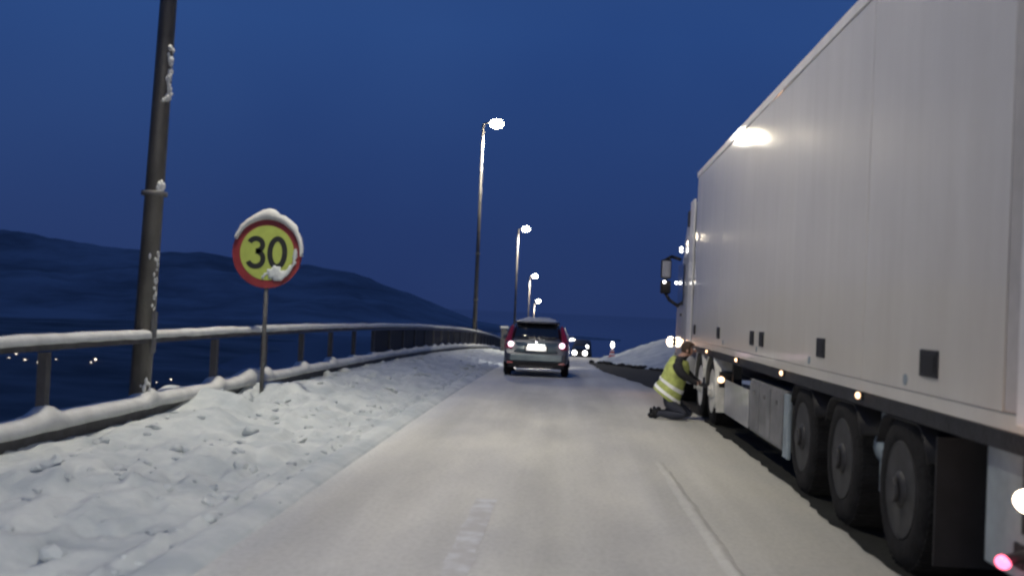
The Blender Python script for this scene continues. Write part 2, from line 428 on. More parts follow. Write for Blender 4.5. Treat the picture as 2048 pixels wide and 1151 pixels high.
# ridge: (u/f , elevation/f) read from the photograph, rebuilt at 2.6 km
RP = [(-1.2, .085), (-.80, .070), (-.62, .060), (-.533, .053), (-.47, .045), (-.395, .0395), (-.345, .040), (-.25, .033), (-.205, .028),
      (-.135, .005), (-.088, -.0125), (-.06, -.016), (-.02, -.0175)]
def ridge(t):
    if t <= RP[0][0]: return RP[0][1]
    for (a, b), (c, d) in zip(RP[:-1], RP[1:]):
        if a <= t <= c: return b + (d - b) * (t - a) / (c - a)
    return -.03
bm = BM()
T = frange(-1.6, .05, .0075)
rows = []
for k in range(34):
    s = k / 33.0                         # 0 shore, 1 ridge, then behind
    d = 1250 + 1500 * s if k < 26 else 1250 + 1500 * s + (k - 25) * 120
    row = []
    for t in T:
        top = ridge(t) * 2430 + 1.55
        q = min(1, s / (25 / 33.0)); q2 = q * (.55 + .45 * q)
        base = -42 + max(0, (top + 42)) * q2
        if k > 25: base -= (k - 25) * 26
        n_ = 24 * nz3(t * 9, s * 5) * q * (1 - q) * 3 + 7 * nz3(t * 38, s * 17) * min(1, q * 2) + 3 * nz3(t * 110, s * 60) * min(1, q * 2)
        shore = 2.2 if t > -.15 else 1.0
        row.append(bm.verts.new((t * d * 1.0, d, base + n_ * (1 if top > 10 else .25) - (3 if k == 0 else 0))))
    rows.append(row)
for a, b in zip(rows[:-1], rows[1:]):
    for i in range(len(T) - 1):
        f = bm.faces.new((a[i], a[i + 1], b[i + 1], b[i])); f.smooth = True
struct('hills', bm, 'hill', smooth=True)
# low shore in the valley where the town lights stand
bm = BM()
grid(bm, frange(-2600, 60, 26), frange(250, 1500, 26), lambda x, y: -41.2 + 5 * sstep((-(x + .22 * y + 10) + 60 * nz3(x * .004, y * .004)) / 160) + 1.6 * nz3(x * .012, y * .012))
struct('far_shore', bm, 'shore', smooth=True)

# ------------------------------------------------------------------ guard rail
rail = thing('guard_rail', 'long dark steel guard rail with snow lying on its two rails, left of the road', 'guard rail', (0, 0, 0))
POST_Y0, POST_S = 11.45, 2.27
ysr = [y for y in frange(-20, 22, .09)] + frange(22.2, 60, .25) + frange(61, 215, 1.0)
def loft_rail(name, sec, m, smooth=False):
    """sec(y) -> closed list of (x,z) about the rail line"""
    bm = BM(); a = None
    for y in ysr:
        b = [bm.verts.new((XRAIL + cx(y) + x, y, D(y) + z)) for x, z in sec(y)]
        if a:
            for i in range(len(b)):
                f = bm.faces.new((a[i], a[(i + 1) % len(b)], b[(i + 1) % len(b)], b[i])); f.smooth = smooth
        a = b
    return obj(name, bm, m, rail)
loft_rail('top_rail', lambda y: [(-.05, 1.008), (.05, 1.008), (.05, 1.075), (-.05, 1.075)], 'rail_dark')
loft_rail('lower_rail', lambda y: [(-.05, .19), (.07, .19), (.07, .325), (-.05, .325)], 'rail_dark')
def near_post(y): 
    k = round((y - POST_Y0) / POST_S); return abs(y - (POST_Y0 + k * POST_S))
def capsec(z0, w, h, lump, seed):
    def f(y):
        hh = h * (1 + .16 * nz3(y * .9, seed) + .12 * nz3(y * 4, seed, 2)) + lump * math.exp(-(near_post(y) / .13) ** 2)
        hh += .10 * math.exp(-((y - 15.3) / .5) ** 2) * (lump > 0)
        ww = w * (1 + .10 * nz3(y * 2.3, seed, 9))
        o = []
        for i in range(9):
            a = PI * i / 8
            o.append((ww * math.cos(a), z0 + .003 + hh * math.sin(a) ** .6 if 0 < i < 8 else z0 - .012 + .01 * nz3(y * 3, seed, i)))
        return o
    return f
loft_rail('snow_cap', capsec(1.075, .085, .075, .0, 1.5), 'snow_cap', True)
loft_rail('snow_cap', capsec(.325, .14, .115, .08, 6.5), 'snow_cap', True)
bm = BM(); box(bm, -.04, .04, -.045, .045, .0, 1.008); box(bm, -.055, .055, -.065, .065, .0, .03)
post0 = obj('post', bm, 'post_steel', rail); n_ = 0
pm = post0.data
for k in range(-12, 89):
    y = POST_Y0 + k * POST_S
    if k == 0: continue
    o = post0 if n_ == 0 else post0.copy()
    if n_: COL.objects.link(o); o.parent = rail
    o.location = (XRAIL - .02 + cx(y), y, D(y) - .02); n_ += 1
bm = BM(); box(bm, -.006, .006, -POST_S / 2 + .05, POST_S / 2 - .05, .42, .99)
pn = obj('infill_panel', bm, 'infill', rail); n_ = 0
for k in range(6, 89):
    y = POST_Y0 + (k + .5) * POST_S
    o = pn if n_ == 0 else pn.copy()
    if n_: COL.objects.link(o); o.parent = rail
    o.location = (XRAIL - .03 + cx(y), y, D(y)); o.rotation_euler = (math.atan((D(y + 1) - D(y - 1)) / 2), 0, 0); n_ += 1
bm = BM(); lens(bm, (0, 0, 0), .045, (.7, .8, 1)); o = obj('glowing_reflector', bm, 'amber', rail)
o.location = (XRAIL + .10, 25.0, D(25) + .37)  # reflector on the lower rail, its glint put in as emission

# ------------------------------------------------------------------ street lamps
GL = 'street lamps along the left edge of the bridge'
def make_lamp():
    t = thing('street_lamp', '', 'street lamp', (0, 0, 0), 0, GL)
    bm = BM()
    prev = None; zs = [-.3, 0, .5, 1.5, 3, 5, 7, 9, 10.6, 11.35]
    cyl(bm, (0, 0, -.4), (0, 0, 11.36), .117, .055, 20)
    o = obj('pole', bm, 'pole', t)
    for z, r_ in ((.0, .19), (2.62, .138), (4.9, .125)):
        bm = BM(); cyl(bm, (0, 0, z), (0, 0, z + .05), r_, r_, 20); obj('collar', bm, 'galv', t)
    bm = BM(); box(bm, .095, .118, -.06, .06, .9, 1.35); obj('hatch', bm, 'galv', t)
    bm = BM(); tube(bm, [Vector((0, 0, 11.3)), Vector((.05, 0, 11.42)), Vector((.34, 0, 11.46))], .038); obj('arm', bm, 'pole', t)
    bm = BM()      # housing: tapered shell
    secs = [(.26, .06, .03), (.36, .14, .07), (.60, .20, .10), (.90, .17, .085), (1.0, .07, .04)]
    rings = []
    for (x, w, hh) in secs:
        rings.append([bm.verts.new((x, w * math.cos(a), 11.47 + hh * max(-.15, math.sin(a)))) for a in [2 * PI * i / 16 for i in range(16)]])
    for a, b in zip(rings[:-1], rings[1:]):
        for i in range(16): bm.faces.new((a[i], a[(i + 1) % 16], b[(i + 1) % 16], b[i])).smooth = True
    bm.faces.new(rings[0]); bm.faces.new(rings[-1][::-1])
    hd = obj('lamp_head', bm, 'galv', t)
    bm = BM(); lens(bm, (.66, 0, 11.42), .26, (1.3, .9, .85), 3); obj('bulb_cover', bm, 'street', hd)
    return t
labels = {
    -70.55: 'street lamp far behind the camera beside the left guard rail',
    -29.55: 'street lamp behind the camera beside the left guard rail',
    11.45: 'tall grey lamp pole standing close at the left rail, its lamp above the picture',
    52.45: 'lit street lamp with the largest glare, rising left of the silver car',
    93.45: 'lit street lamp second in the row ahead, just left above the silver car',
    134.45: 'lit street lamp third in the row ahead, low above the silver car roof',
    175.45: 'small distant lit street lamp, the lowest just over the car roof'}
lamp0 = make_lamp()
kids = list(lamp0.children)
for i, (y, lb) in enumerate(labels.items()):
    if i == 0: r = lamp0
    else:
        r = lamp0.copy(); COL.objects.link(r)
        for c in kids:
            d_ = c.copy(); COL.objects.link(d_); d_.parent = r
            for g in c.children:
                e_ = g.copy(); COL.objects.link(e_); e_.parent = d_
    r['label'] = lb
    r.location = (XRAIL - .02 + cx(y), y, D(y) + .0)
    if abs(y - 11.45) < .1: r.location.x -= .04; r.location.y -= .05
    if abs(y - 11.45) < .1:
        r.rotation_euler = (0, math.radians(1.4), 0); r.scale = (1, 1, 1)
        bm = BM()      # snow blown onto the road side of the near pole
        random.seed(9)
        for (z0, z1, n_p, w0) in ((3.65, 4.25, 34, .022), (4.95, 5.05, 8, .02), (2.66, 2.74, 12, .022), (1.35, 2.0, 26, .013), (6.3, 6.9, 14, .014), (.35, .6, 12, .02)):
            for k in range(n_p):
                z = random.uniform(z0, z1); a = random.gauss(-.45, .28); rr_ = .117 - .0054 * z
                lens(bm, (rr_ * math.cos(a), rr_ * math.sin(a), z), w0 * random.uniform(.6, 1.3), (1, 1, random.uniform(1.2, 2.6)), 1)
        o = obj('snow_patch', bm, 'snow_cap', r); o['kind'] = 'stuff'
    spot('lamp_light', (XRAIL + .66 + cx(y) + (.26 if abs(y - 11.45) < .1 else 0), y, D(y) + 11.2), (.22, 0, -1), LAMP_W, 165, (1.0, .92, .755), .22, .5)

# ------------------------------------------------------------------ speed limit sign
sx, sy = -4.28, 14.75
sg = thing('speed_limit_sign', 'round red and yellow speed limit sign reading 30, snow on top, by the guard rail', 'road sign', (sx, sy, .12), 0)
bm = BM(); cyl(bm, (0, .04, -.1), (0, .04, 2.45), .03, .03, 14); obj('post', bm, 'galv', sg)
ZC = 2.07
bm = BM(); cyl(bm, (0, .012, ZC), (0, -.006, ZC), .50, .50, 64); dsc = obj('sign_plate', bm, 'sign_red', sg, bevel=.003)
bm = BM(); cyl(bm, (0, -.0065, ZC), (0, -.0095, ZC), .385, .385, 64); obj('yellow_face', bm, 'sign_yellow', dsc)
bm = BM()
def stroke(bm, pts, w, y0, y1):
    n = len(pts); L = []
    for i, p in enumerate(pts):
        a = pts[max(0, i - 1)]; b = pts[min(n - 1, i + 1)]
        t = Vector((b[0] - a[0], b[1] - a[1])).normalized(); nn = Vector((-t.y, t.x)) * w / 2
        L.append((Vector(p) + nn, Vector(p) - nn))
    q = [[bm.verts.new((v.x, yy, v.y)) for v in (l, r) for yy in (y0, y1)] for l, r in L]
    for a, b in zip(q[:-1], q[1:]):
        for i, j in ((0, 1), (1, 3), (3, 2), (2, 0)): bm.faces.new((a[i], a[j], b[j], b[i]))
    bm.faces.new((q[0][0], q[0][1], q[0][3], q[0][2])); bm.faces.new((q[-1][0], q[-1][1], q[-1][3], q[-1][2]))
def arc(cx_, cz, rx, rz, a0, a1, n=22): return [(cx_ + rx * math.cos(math.radians(a0 + (a1 - a0) * i / n)), cz + rz * math.sin(math.radians(a0 + (a1 - a0) * i / n))) for i in range(n + 1)]
g3 = BM()
stroke(g3, arc(-.163, ZC + .108, .098, .088, 158, -90), .074, -.0125, -.010)
stroke(g3, arc(-.163, ZC - .088, .110, .108, 90, -158), .074, -.0125, -.010)
obj('digit_three', g3, 'sign_black', dsc)
g0 = BM(); stroke(g0, arc(.148, ZC + .005, .106, .196, 0, 360, 44), .076, -.0125, -.010)
obj('digit_zero', g0, 'sign_black', dsc)
# snow on the top edge, right edge and a stuck patch low on the face
bm = BM(); rings = []
for i in range(41):
    a = math.radians(158 - i * 4.05); tt = i / 40
    th = .085 * math.sin(PI * tt) ** .8 * (1 + .5 * nz3(i * .45, 1)) + .012
    th += .07 * math.exp(-((i - 17) / 3.2) ** 2)
    r0 = .465; r1 = .505 + th * (.75 if tt < .75 else .5)
    c0 = Vector((math.cos(a), math.sin(a)))
    ring = []
    for j in range(8):
        b = 2 * PI * j / 8; rr = (r0 + r1) / 2 + (r1 - r0) / 2 * math.cos(b)
        ring.append(bm.verts.new((c0.x * rr + .004 * nz3(i, j), -.012 - .045 * math.sin(b) * (1 + .3 * nz3(i * .5, j)), ZC + c0.y * rr)))
    rings.append(ring)
for a, b in zip(rings[:-1], rings[1:]):
    for j in range(8): bm.faces.new((a[j], a[(j + 1) % 8], b[(j + 1) % 8], b[j])).smooth = True
bm.faces.new(rings[0]); bm.faces.new(rings[-1][::-1])
obj('snow_cap', bm, 'snow_cap', sg)
bm = BM()
nx_, nz_2 = 46, 46; VV = {}
for a_ in range(nx_ + 1):
    for b_ in range(nz_2 + 1):
        x = -.06 + .56 * a_ / nx_; z = -.47 + .62 * b_ / nz_2
        rr = math.hypot(x, z)
        f = 1.25 * math.exp(-(((x - .13) / .15) ** 2 + ((z + .28) / .085) ** 2)) + 1.0 * math.exp(-((rr - .41) / .035) ** 2) * sstep((x - .12) / .15) * sstep((.14 - z) / .1)
        f += .55 * nz3(x * 17, z * 13, 3.3) - .42
        if f > 0 and rr < .49: VV[a_, b_] = bm.verts.new((x, -.012 - .022 * min(1, f * 2) ** .6 - .004 * nz3(x * 50, z * 50), ZC + z))
for (a_, b_), v in list(VV.items()):
    q_ = [VV.get(k) for k in ((a_, b_), (a_ + 1, b_), (a_ + 1, b_ + 1), (a_, b_ + 1))]
    if all(q_): bm.faces.new(q_).smooth = True
bmesh.ops.delete(bm, geom=[v for v in bm.verts if not v.link_faces], context='VERTS')
o = obj('stuck_snow', bm, 'snow', sg); o['kind'] = 'stuff'; s_ = o.modifiers.new('s', 'SOLIDIFY'); s_.thickness = .006
bm = BM()
for z in (ZC - .25, ZC + .25): box(bm, -.05, .05, .014, .075, z - .02, z + .02)
obj('clamp', bm, 'galv', sg)

# ------------------------------------------------------------------ wheel builder
def wheel(parent, x, y, z, R, w, out=-1, rimmat='rim_dark', rr=.30, detail=True):
    """x is the outer face; out=-1 looks towards -X"""
    s = -out
    bm = BM(); k = .045
    lathe_x(bm, [(s * .02, rr), (s * .006, rr + .03), (0, rr + .06), (0, R - .09), (s * .02, R - .03), (s * .05, R), (s * (w - .05), R), (s * (w - .02), R - .03), (s * w, R - .1), (s * w, rr)], (0, 0, 0), 44)
    nb = 52
    for i in range(nb):      # tread blocks
        a = 2 * PI * i / nb; q = Matrix.Rotation(a, 4, 'X')
        vs = box(bm, *(sorted((s * .03, s * (w - .03)))), -.014, .014, R - .004, R + .009)
        for v in vs: v.co = q @ v.co
    t = obj('wheel', bm, 'tyre', parent); t.location = (x, y, z)
    bm = BM()
    lathe_x(bm, [(s * .004, rr + .012), (s * .0, rr), (s * .05, rr - .02), (s * .11, rr * .78), (s * .09, rr * .60), (s * .085, rr * .42), (s * .0, rr * .40), (-s * .02, rr * .30), (-s * .03, .02)], (s * .006, 0, 0), 36)
    r = obj('rim', bm, rimmat, t)
    if detail:
        bm = BM()
        for i in range(10):
            a = 2 * PI * i / 10; c = Vector((0, rr * .52 * math.cos(a), rr * .52 * math.sin(a)))
            cyl(bm, c + Vector((s * .10, 0, 0)), c + Vector((s * .045, 0, 0)), .020, .018, 6)
        o = obj('wheel_nut', bm, 'rim_light', t)
        bm = BM(); cyl(bm, (-s * .02, 0, 0), (-s * .045, 0, 0), rr * .27, rr * .24, 24); obj('hub_cap', bm, rimmat, t)
        bm = BM(); lens(bm, (s * .03, .0, -rr * .8), .022, (.6, 1, 1)); obj('valve', bm, 'chrome', t)
    return t

# ------------------------------------------------------------------ the lorry
XL, XR = 2.13, 4.66
Y0, Y1 = 4.98, 18.35
ZB, ZT = 1.055, 4.03
tr = thing('articulated_lorry', 'white box trailer lorry stopped on the right with its hazard lights on', 'lorry', (2.13, 4.78, 0))
TL = Vector(tr.location)
def part(name, bm, m, parent=tr, **k):
    o = obj(name, bm, m, None, **k)
    # builder works in world coordinates: bake into the thing's frame
    for v in o.data.vertices: v.co -= TL
    o.parent = parent
    return o
bm = BM(); box(bm, XL + .012, XR - .012, Y0 + .02, Y1 - .02, ZB + .03, ZT - .03); part('cargo_box', bm, 'seal')
# side panels: each slightly turned so that reflections break from panel to panel
seams = [5.26, 7.75, 10.2, 12.65, 15.1, 17.6, 18.28]
random.seed(11)
turn = [.0, .001, .010, -.002, .003, .001]
for i, (a, b) in enumerate(zip(seams[:-1], seams[1:])):
    bm = BM()
    nyy, nzz = 14, 8
    ph = random.random() * 9
    V = []
    for j in range(nyy + 1):
        col = []
        for k in range(nzz + 1):
            yy = a + .007 + (b - a - .014) * j / nyy; zz = ZB + .10 + (ZT - ZB - .20) * k / nzz
            u_ = j / nyy
            bul = .0070 * math.sin(PI * u_) * math.sin(PI * k / nzz) + .0012 * nz3(yy * 1.2 + ph, zz * .8)
            col.append(bm.verts.new((XL - bul - turn[i] * (u_ - .5) + .0045 * (zz - 3.9), yy, zz)))
        V.append(col)
    for j in range(nyy):
        for k in range(nzz): bm.faces.new((V[j][k], V[j + 1][k], V[j + 1][k + 1], V[j][k + 1])).smooth = True
    for k, kk in ((0, 1), (nzz, 1)):
        pass
    # turned-in edges
    edge = [V[j][0] for j in range(nyy + 1)] + [V[nyy][k] for k in range(1, nzz + 1)] + [V[j][nzz] for j in range(nyy - 1, -1, -1)] + [V[0][k] for k in range(nzz - 1, 0, -1)]
    back = [bm.verts.new((XL + .014, v.co.y, v.co.z)) for v in edge]
    edge = [bm.verts.new(v.co) for v in edge]
    for j in range(len(edge)):
        bm.faces.new((edge[j], edge[(j + 1) % len(edge)], back[(j + 1) % len(edge)], back[j]))
    part('side_panel', bm, 'white_paint')
bm = BM(); box(bm, XR - .004, XR + .01, Y0 + .4, Y1 - .1, ZB + .1, ZT - .1); part('side_panel', bm, 'white_paint')
bm = BM(); box(bm, XL - .012, XL + .10, Y0 + .02, Y1, ZT - .10, ZT); box(bm, XR - .10, XR + .012, Y0 + .02, Y1, ZT - .10, ZT)
part('roof_rail', bm, 'white_trim', bevel=.008)
bm = BM(); box(bm, XL + .10, XR - .10, Y0 + .05, Y1 - .05, ZT - .04, ZT + .02); part('roof', bm, 'white_trim')
bm = BM(); box(bm, XL - .010, XL + .08, Y0 + .02, Y1, ZB + .012, ZB + .094); box(bm, XR - .08, XR + .012, Y0 + .02, Y1, ZB + .012, ZB + .094)
part('side_rail', bm, 'white_paint', bevel=.006)
bm = BM(); box(bm, XL - .008, XL + .06, Y0 + .03, Y1, ZB - .085, ZB + .008); box(bm, XR - .06, XR, Y0 + .03, Y1, ZB - .085, ZB + .008)
part('under_rail', bm, 'dark_metal')
bm = BM(); box(bm, XL - .014, XL + .10, 5.10, 5.25, ZB + .10, ZT - .105); part('corner_post', bm, 'post_grey', bevel=.012)
bm = BM(); box(bm, XL - .020, XL - .002, 4.985, 5.095, ZB + .05, ZT - .02); part('rear_post', bm, 'white_trim', bevel=.008)
# rear face: frame, two doors with lock bars
bm = BM(); box(bm, XL + .0, XL + .14, Y0 - .02, Y0 + .02, ZB - .02, ZT); box(bm, XR - .14, XR, Y0 - .02, Y0 + .02, ZB - .02, ZT)
box(bm, XL + .14, XR - .14, Y0 - .02, Y0 + .02, ZT - .12, ZT); box(bm, XL + .14, XR - .14, Y0 - .02, Y0 + .02, ZB - .06, ZB + .06)
part('rear_frame', bm, 'dark_metal', bevel=.006)
for a, b in ((XL + .15, (XL + XR) / 2 - .006), ((XL + XR) / 2 + .006, XR - .15)):
    bm = BM(); box(bm, a, b, Y0 - .03, Y0 + .01, ZB + .07, ZT - .13); d_ = part('rear_door', bm, 'white_paint', bevel=.006)
    for q in (.25, .75):
        bm = BM(); x = a + (b - a) * q; cyl(bm, (x, Y0 - .06, ZB + .02), (x, Y0 - .06, ZT - .1), .016)
        box(bm, x - .03, x + .03, Y0 - .065, Y0 - .03, ZB + .5, ZB + .56); box(bm, x - .03, x + .03, Y0 - .065, Y0 - .03, ZB + 1.9, ZB + 1.96)
        part('lock_bar', bm, 'galv', d_)
bm = BM()
for z in (1.5, 2.2, 2.9, 3.6): box(bm, XL - .01, XL + .14, Y0 - .05, Y0 - .022, z, z + .12)
part('hinge', bm, 'dark_metal')
# dark recessed plates low on the side, grommets beneath
for (y, w_) in ((6.32, .30), (8.98, .27), (11.70, .24), (12.30, .24), (15.05, .24), (17.85, .2)):
    bm = BM(); box(bm, XL - .026, XL + .01, y - w_ / 2, y + w_ / 2, 1.255, 1.415)
    o = part('lashing_plate', bm, 'dark_metal', bevel=.006)
    bm = BM(); box(bm, XL - .031, XL - .0265, y - w_ / 2 + .03, y + w_ / 2 - .03, 1.285, 1.385); part('recess', bm, 'black', o)
for y in (6.75, 9.4, 12.0, 14.6):
    bm = BM(); cyl(bm, (XL - .020, y, 1.215), (XL + .01, y, 1.215), .035, .035, 16); part('grommet', bm, 'plastic_grey')
# side marker lamps on the lower edge
for y in (7.75, 10.5, 13.3, 16.1):
    bm = BM(); box(bm, XL - .026, XL - .010, y - .06, y + .06, ZB - .045, ZB + .005); o = part('side_marker', bm, 'black', bevel=.004)
    bm = BM(); lens(bm, (XL - .03, y, ZB - .018), .04, (.45, 1.1, .62)); part('lens', bm, 'amber2', o)
# chassis
bm = BM()
for x in (2.95, 3.75): box(bm, x - .06, x + .06, Y0 + .1, 16.9, .80, ZB - .09)
for y in frange(5.3, 17.6, .9): box(bm, XL + .07, XR - .07, y - .04, y + .04, ZB - .075, ZB + .005)
part('chassis', bm, 'dark_metal')
bm = BM()
for y in (6.95, 8.4, 9.8): cyl(bm, (2.35, y, .5), (4.45, y, .5), .075, .075, 14); box(bm, 2.75, 2.9, y - .5, y + .1, .45, .8); box(bm, 3.9, 4.05, y - .5, y + .1, .45, .8)
part('axle', bm, 'dark_metal')
for y in (6.95, 8.4, 9.8):
    wheel(tr, XL + .03 - TL.x, y - TL.y, .50, .50, .36, -1, 'rim_dark')
    wheel(tr, XR - .03 - TL.x, y - TL.y, .50, .50, .36, 1, 'rim_dark', detail=False)
for y in (6.95, 8.4, 9.8):      # curved mudguards
    bm = BM(); a_ = None
    for i in range(13):
        a = math.radians(25 + 130 * i / 12); p = (y + .585 * math.cos(a), .5 + .585 * math.sin(a))
        if p[1] > ZB - .1: p = (p[0], ZB - .1)
        b_ = [bm.verts.new((x, p[0], p[1])) for x in (XL + .03, XL + .42)]
        if a_: bm.faces.new((a_[0], a_[1], b_[1], b_[0])).smooth = True
        a_ = b_
    o = part('mudguard', bm, 'black'); s_ = o.modifiers.new('solid', 'SOLIDIFY'); s_.thickness = .012
# light fittings seen between the wheels (air tank, valve box, flaps)
bm = BM(); cyl(bm, (2.42, 7.45, .66), (2.42, 7.95, .66), .15, .15, 24); part('air_tank', bm, 'plastic_grey', bevel=.02)
bm = BM(); box(bm, 2.30, 2.34, 7.42, 7.86, .34, .92); part('side_flap', bm, 'plastic_grey', bevel=.01)
bm = BM(); box(bm, 2.36, 2.40, 8.98, 9.22, .42, .86); part('side_flap', bm, 'plastic_grey', bevel=.01)
bm = BM(); box(bm, XL + .02, XL + .40, 6.24, 6.26, .18, .92); part('mud_flap', bm, 'black')
bm = BM(); box(bm, XL + .06, XL + .09, 5.10, 5.62, .36, .98); part('rear_side_guard', bm, 'plastic_grey', bevel=.012)
bm = BM(); box(bm, XL + .05, XR - .05, Y0 + .15, Y0 + .27, .42, .54); box(bm, 2.9, 3.0, Y0 + .15, Y0 + .3, .5, .85); box(bm, 3.7, 3.8, Y0 + .15, Y0 + .3, .5, .85)
part('underrun_bar', bm, 'dark_metal', bevel=.01)
bm = BM(); box(bm, XL + .02, XL + .5, Y0 + .04, Y0 + .12, .60, .96); part('lamp_board', bm, 'black', bevel=.01)
bm = BM(); lens(bm, (2.12, 4.94, .778), .075, (.8, 1.35, .72), 3); o = part('hazard_lamp', bm, 'warm_white')
bm = BM(); cyl(bm, (2.14, 5.0, .80), (2.3, 5.0, .80), .035, .05, 12); part('lamp_arm', bm, 'black', o)
bm = BM(); lens(bm, (2.105, 5.17, .452), .042, (.8, 1.25, .8), 3); o = part('red_marker_lamp', bm, 'pink_red')
bm = BM(); cyl(bm, (2.11, 5.18, .455), (2.26, 5.02, .55), .026, .03, 12); part('lamp_arm', bm, 'black', o)
bm = BM(); box(bm, 2.2, 2.6, Y0 + .03, Y0 + .05, .66, .80); part('tail_lamp', bm, 'red_lens')
# pallet box / side guard between trailer axles and tractor
bm = BM(); box(bm, XL + .03, XL + .46, 10.55, 12.55, .26, .86); bx_ = part('pallet_box', bm, 'grey_panel', bevel=.02)
for (a, b) in ((10.60, 11.22), (11.26, 11.88), (11.92, 12.50)):
    bm = BM(); box(bm, XL + .016, XL + .028, a, b, .30, .82); part('box_door', bm, 'grey_panel', bx_, bevel=.005)
    bm = BM(); box(bm, XL + .004, XL + .015, (a + b) / 2 - .04, (a + b) / 2 + .04, .70, .74); part('latch', bm, 'galv', bx_)
bm = BM(); box(bm, XL + .01, XL + .05, 10.30, 10.52, .22, .84); part('end_flap', bm, 'plastic_grey', bevel=.012)
bm = BM(); box(bm, XL + .02, XL + .04, 12.62, 14.5, .27, .72); part('side_guard', bm, 'cab_grey', bevel=.008)
bm = BM()
for x in (2.35, 4.4): box(bm, x - .06, x + .06, 14.7, 14.82, .35, 1.0); box(bm, x - .13, x + .13, 14.62, 14.9, .30, .35)
part('landing_leg', bm, 'dark_metal')
# tractor unit
def T(n, b, m, p=tr, **k): return part(n, b, m, p, **k)
bm = BM()
for x in (2.98, 3.80): box(bm, x - .05, x + .05, 14.9, 21.2, .62, .90)
box(bm, 2.5, 4.3, 15.2, 17.4, .92, 1.0)
T('tractor_frame', bm, 'dark_metal')
wheel(tr, XL + .02 - TL.x, 15.8 - TL.y, .47, .50, .34, -1, 'rim_light', rr=.31)
wheel(tr, XL + .02 - TL.x, 17.15 - TL.y, .46, .50, .34, -1, 'rim_light', rr=.31)
wheel(tr, XL + .05 - TL.x, 20.35 - TL.y, .45, .50, .32, -1, 'rim_light', rr=.31)
for y in (15.8, 17.15, 20.35): wheel(tr, XR - .05 - TL.x, y - TL.y, .46, .50, .34, 1, 'rim_dark', detail=False)
def fender(y, a0, a1, m='rim_light', R=.60, z=.47):
    bm = BM(); a_ = None
    for i in range(17):
        a = math.radians(a0 + (a1 - a0) * i / 16)
        p = (y + R * math.cos(a), z + R * math.sin(a))
        b_ = [bm.verts.new((x, p[0], p[1])) for x in (XL - .005, XL + .36)] + [bm.verts.new((XL - .005, y + (R - .055) * math.cos(a), z + (R - .055) * math.sin(a)))]
        if a_:
            bm.faces.new((a_[0], a_[1], b_[1], b_[0])).smooth = True; bm.faces.new((a_[0], b_[0], b_[2], a_[2]))
        a_ = b_
    o = T('fender', bm, m); s_ = o.modifiers.new('solid', 'SOLIDIFY'); s_.thickness = .01
fender(15.8, 5, 200); fender(17.15, -10, 165)
bm = BM(); box(bm, XL + .0, XL + .36, 15.09, 15.12, .22, .62); T('mud_flap', bm, 'rim_light', bevel=.004)
bm = BM(); box(bm, XL + .01, XL + .32, 14.93, 15.0, .58, .80); o = T('tractor_tail_lamp', bm, 'black', bevel=.01)
bm = BM(); lens(bm, (XL + .03, 14.92, .69), .05, (1, .5, .9)); T('lens', bm, 'amber2', o)
# cab: lofted shell, sections along y (front to the far end)
def cab_sec(y, xl, xr, z0, z1, rt):
    pts = []
    pts += [(xl, z0), (xl, z0 + .5), (xl, 1.6), (xl + .01, 2.3), (xl + .03 + rt * .15, z1 - rt * 1.6)]
    for i in range(1, 6):
        a = PI - PI / 2 * i / 5; pts.append((xl + .03 + rt * .15 + rt + rt * math.cos(a), z1 - rt + rt * math.sin(a)))
    mid = (xl + xr) / 2
    return pts + [(2 * mid - x, z) for x, z in reversed(pts)]
bm = BM(); rings = []
for (y, dx, z0, z1, rt) in ((19.35, .03, .62, 3.72, .22), (19.9, .0, .62, 3.74, .24), (20.5, .0, .62, 3.62, .26), (20.95, .01, .55, 3.30, .26), (21.2, .02, .40, 2.9, .25), (21.38, .05, .38, 2.3, .22), (21.50, .16, .40, 1.9, .15)):
    rings.append([bm.verts.new((x, y, z)) for x, z in cab_sec(y, 2.15 + dx, 4.63 - dx, z0, z1, rt)])
n = len(rings[0])
for a, b in zip(rings[:-1], rings[1:]):
    for i in range(n): bm.faces.new((a[i], a[(i + 1) % n], b[(i + 1) % n], b[i])).smooth = True
bm.faces.new(rings[0]); bm.faces.new(rings[-1][::-1])
cab = T('cab', bm, 'cab_grey')
bm = BM(); box(bm, 2.138, 2.152, 20.15, 21.12, 1.75, 2.55); T('side_window', bm, 'glass', cab, bevel=.01)
bm = BM(); box(bm, 2.142, 2.150, 20.1, 21.18, .75, 1.72); T('cab_door', bm, 'cab_grey', cab, bevel=.01)
bm = BM(); box(bm, 2.115, 2.140, 20.2, 20.34, 1.55, 1.60); T('door_handle', bm, 'black', cab)
bm = BM(); box(bm, 2.135, 2.165, 18.72, 19.33, 1.0, 3.62); T('side_fairing', bm, 'white_trim', bevel=.012)
bm = BM(); box(bm, 2.155, 2.20, 19.45, 19.95, 3.22, 3.50); T('cab_vent', bm, 'black', bevel=.01)
bm = BM(); box(bm, 2.15, 2.5, 19.0, 19.9, .35, .85); T('fuel_tank', bm, 'cab_grey', bevel=.05)
bm = BM(); tube(bm, [Vector((2.16, 21.0, 2.66)), Vector((2.0, 21.15, 2.72)), Vector((1.90, 21.2, 2.66)), Vector((1.90, 21.2, 2.0)), Vector((1.98, 21.12, 1.86)), Vector((2.15, 21.0, 1.74))], .032, 10)
mr = T('mirror_arm', bm, 'black')
bm = BM(); box(bm, 1.80, 2.00, 21.12, 21.24, 2.28, 2.66); T('mirror', bm, 'black', mr, bevel=.03)
bm = BM(); box(bm, 1.80, 2.00, 21.12, 21.24, 1.98, 2.24); T('wide_mirror', bm, 'black', mr, bevel=.03)
bm = BM(); box(bm, 1.82, 1.98, 21.112, 21.119, 2.31, 2.63); T('mirror_glass', bm, 'chrome', mr)
